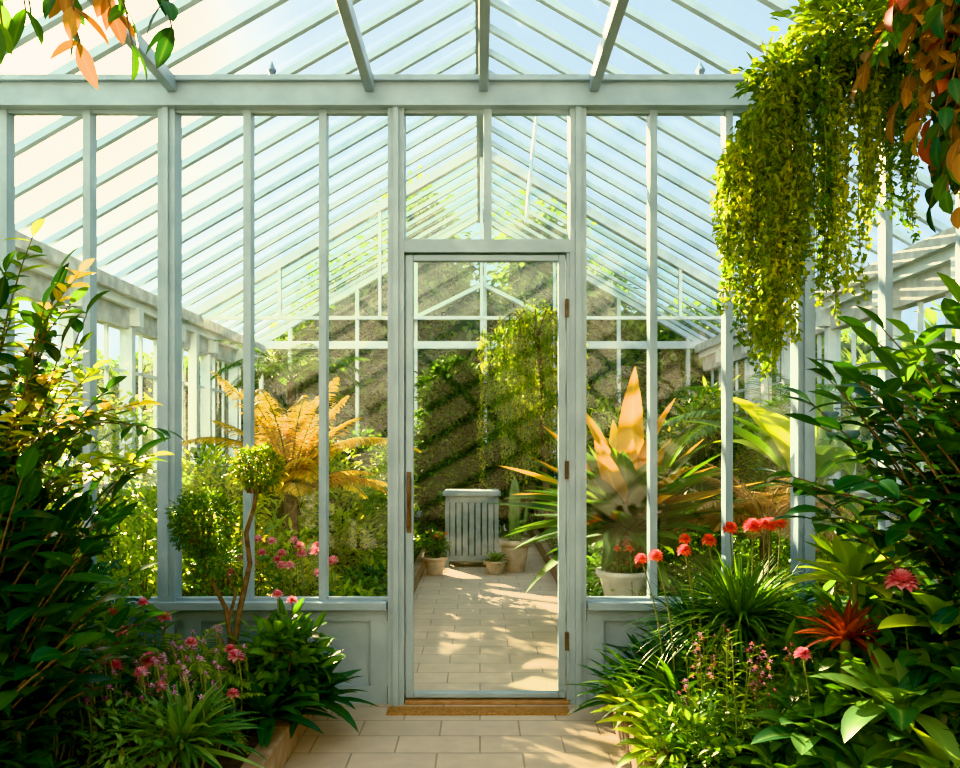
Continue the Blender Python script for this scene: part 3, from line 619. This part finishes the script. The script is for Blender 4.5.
# cabinet at far end of the path
cab = empty('slatted_garden_cabinet')
a = Acc(); x0, x1, y0, y1 = -.41, .22, 9.4, 9.8
for x in (x0, x1-.05):
    for y in (y0, y1-.05): a.box(x, x+.05, y, y+.05, 0, .84, 'slat')
a.box(x0+.01, x1-.01, y0+.03, y1-.01, .08, .84, 'gap_shade'); a.box(x0+.05, x1-.05, y0+.0, y0+.03, .08, .14, 'slat'); a.box(x0+.05, x1-.05, y0, y0+.03, .76, .84, 'slat')
a.build('carcass', cab, .005)
a = Acc()
for i in range(7): x = x0+.058+i*.075; a.box(x, x+.060, y0-.005, y0+.03, .14, .76, 'slat')
a.build('slats', cab, .004)
a = Acc(); a.box(x0-.03, x1+.03, y0-.03, y1+.02, .84, .88, 'slat'); a.box(x0-.01, x1+.01, y0-.01, y1, .88, .90, 'slat'); a.build('top', cab, .006)
def pot(name, c, r, h, mat): 
    p = empty(name); q = Acc()
    q.lathe([(0, 0), (r*.62, 0), (r*.66, .01), (r*.9, h*.75), (r*.92, h*.82), (r*1.08, h*.83), (r*1.08, h), (r*.93, h), (r*.9, h*.88), (0, h*.88)], c, mat, 28); q.build('pot', p)
    return p
p = pot('potted_cactus', (.40, 9.15, 0), .17, .36, 'terra')
a = Acc(); an = np.linspace(0, 2*np.pi, 48, endpoint=False); rr = .06*(1+.16*np.cos(an*8)); zs = np.linspace(.3, 1.05, 16)
sc = np.sqrt(np.clip(1-((zs-.3)/.76)**6, .02, 1)); v = np.stack([.40+rr[None]*sc[:, None]*np.cos(an), 9.15+rr[None]*sc[:, None]*np.sin(an), np.repeat(zs[:, None], 48, 1)], -1)
i = np.arange(15)[:, None]*48; j = np.arange(48)[None]; a.add(v, np.stack([i+j, i+(j+1) % 48, i+48+(j+1) % 48, i+48+j], -1), 'cactus')
a.tube([(.45, 9.15, .55), (.52, 9.15, .57), (.53, 9.15, .65), (.53, 9.15, .8)], .032, .028, 'cactus', 10)
rosette(a, (.40, 9.1, .33), 30, .2, .03, 'mid', (.1, 1), (.4, 1)); a.build('cactus', p)
p = pot('potted_succulent', (.17, 8.95, 0), .12, .15, 'terra')
a = Acc(); rosette(a, (.17, 8.95, .13), 46, .17, .035, 'mid', (.1, 1.3), (.3, .9)); a.build('foliage', p)
p = pot('potted_geranium', (-.5, 8.9, 0), .13, .2, 'terra')
a = Acc(); bush(a, (-.5, 8.9, .33), (.15, .15, .14), 350, .05, .035, 'mid', 'round', 3, .3, 4, .18)
for i in range(9): flower(a, (-.5+U(-.12, .12), 8.9+U(-.12, .1), U(.38, .48)), .035, 20, 'coral', (-.5, 8.9, .2))
a.build('foliage', p)
p = empty('stone_urn'); a = Acc()
a.lathe([(0, 0), (.13, 0), (.13, .05), (.06, .08), (.045, .16), (.06, .2), (.13, .28), (.16, .42), (.19, .45), (.19, .48), (.15, .48), (.13, .44), (0, .44)], (.98, 5.45, .11), 'white_pot', 28); a.build('urn', p)
a = Acc(); bush(a, (.98, 5.45, .64), (.13, .13, .08), 200, .06, .03, 'mid', 'oval', 3, .3, 3, .5); a.build('foliage', p)

# ------------------------------------------------------------------ outdoor trees
def tree(c, h, r, mat, n=2600):
    a = Acc(); x, y = c
    a.tube([(x, y, -.05), (x+.1, y, h*.3), (x, y, h*.7)], .16, .06, 'bark', 8)
    for i in range(9):
        hh = U(.28, .8) if i > 2 else (.25, .5, .72)[i]
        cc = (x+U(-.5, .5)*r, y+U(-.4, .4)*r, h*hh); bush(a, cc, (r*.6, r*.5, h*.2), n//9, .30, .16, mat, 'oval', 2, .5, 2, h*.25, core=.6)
    a.build('garden_tree')
for c, h, r, m in [((-9, 19), 3.6, 2.2, 'tree'), ((-6.6, 18.5), 3.8, 1.8, 'tree'), ((-4.6, 19), 4.6, 1.8, 'tree'), ((-2.6, 18.5), 6.4, 1.8, 'tree'), ((-.6, 19), 8.0, 1.9, 'tree'), ((1.3, 18.6), 7.8, 1.9, 'bright'), ((3.3, 19), 6.4, 1.8, 'tree'), ((5.3, 18.5), 5.0, 1.9, 'tree'), ((8, 19), 4.6, 2.2, 'tree')]: tree(c, h, r, m, 6500)
a = Acc()
for i, x in enumerate(np.arange(-16, 17, 1.6)): bush(a, (x, 23, 1.8), (1.4, 1.0, 2.0), 700, .3, .16, 'tree', 'oval', 2, .6, 0, core=.85)
a.build('boundary_hedge')
for y in np.arange(5, 18, 1.9):
    tree((-6.5+U(-.4, .4), y), U(2.0, 2.5), 1.2, R.choice(['bright', 'tree', 'lime']), 1800)
    tree((6.5+U(-.4, .4), y), U(2.8, 3.8), 1.3, R.choice(['bright', 'tree', 'tree']), 1800)

# ------------------------------------------------------------------ light
sd = np.array((-.575, 1, .506)); sd = sd/np.linalg.norm(sd)
L = bpy.data.lights.new('sun', 'SUN'); L.energy = 21; L.color = (1, .77, .48); L.angle = math.radians(.5)
o = bpy.data.objects.new('sun', L); C.objects.link(o)
o.rotation_euler = Vector(sd).to_track_quat('Z', 'Y').to_euler(); o.location = (-12, 20, 12)
w = bpy.data.worlds.new('sky'); bpy.context.scene.world = w; w.use_nodes = True; nt = w.node_tree; nt.nodes.clear()
out = nt.nodes.new('ShaderNodeOutputWorld')
sky = N(nt, 'ShaderNodeTexSky'); sky.sky_type = 'NISHITA'; sky.sun_disc = False; sky.sun_elevation = math.asin(sd[2]); sky.sun_rotation = math.atan2(sd[0], sd[1]); sky.dust_density = 1
b1 = N(nt, 'ShaderNodeBackground'); b1.inputs[1].default_value = .012; nt.links.new(sky.outputs[0], b1.inputs[0])
b2 = N(nt, 'ShaderNodeBackground'); b2.inputs[0].default_value = (.68, .87, 1, 1)
tc = N(nt, 'ShaderNodeTexCoord'); dp = N(nt, 'ShaderNodeVectorMath', operation='DOT_PRODUCT'); dp.inputs[1].default_value = tuple(sd)
nt.links.new(tc.outputs['Generated'], dp.inputs[0])
mr = N(nt, 'ShaderNodeMapRange'); mr.inputs['From Min'].default_value = -.6; mr.inputs['From Max'].default_value = .9; mr.inputs['To Min'].default_value = .62; mr.inputs['To Max'].default_value = .67
nt.links.new(dp.outputs['Value'], mr.inputs['Value']); nt.links.new(mr.outputs[0], b2.inputs[1])
mx = N(nt, 'ShaderNodeMath', operation='MAXIMUM'); mx.inputs[1].default_value = 0; nt.links.new(dp.outputs['Value'], mx.inputs[0])
pw = N(nt, 'ShaderNodeMath', operation='POWER'); pw.inputs[1].default_value = 130; nt.links.new(mx.outputs[0], pw.inputs[0])
ml = N(nt, 'ShaderNodeMath', operation='MULTIPLY'); ml.inputs[1].default_value = 9; nt.links.new(pw.outputs[0], ml.inputs[0])
b3 = N(nt, 'ShaderNodeBackground'); b3.inputs[0].default_value = (1, .77, .48, 1); nt.links.new(ml.outputs[0], b3.inputs[1])
s1 = N(nt, 'ShaderNodeAddShader'); s2 = N(nt, 'ShaderNodeAddShader')
nt.links.new(b1.outputs[0], s1.inputs[0]); nt.links.new(b2.outputs[0], s1.inputs[1]); nt.links.new(s1.outputs[0], s2.inputs[0]); nt.links.new(b3.outputs[0], s2.inputs[1]); nt.links.new(s2.outputs[0], out.inputs[0])

cam = bpy.data.cameras.new('camera'); co = bpy.data.objects.new('camera', cam); C.objects.link(co)
co.location = (0, 0, 1.44); co.rotation_euler = (math.pi/2, 0, 0); cam.lens = 30; cam.sensor_width = 36; cam.shift_y = .0635; cam.clip_start = .05
bpy.context.scene.camera = co
vs = bpy.context.scene.view_settings
try:
    vs.view_transform = 'Khronos PBR Neutral'
except Exception as e:
    print(e); vs.view_transform = 'Standard'
vs.exposure = .6
try:
    vs.look = 'Medium High Contrast'
except Exception as e:
    print(e)
print('look', vs.look, 'verts', sum(len(o.data.vertices) for o in bpy.data.objects if o.type == 'MESH'))
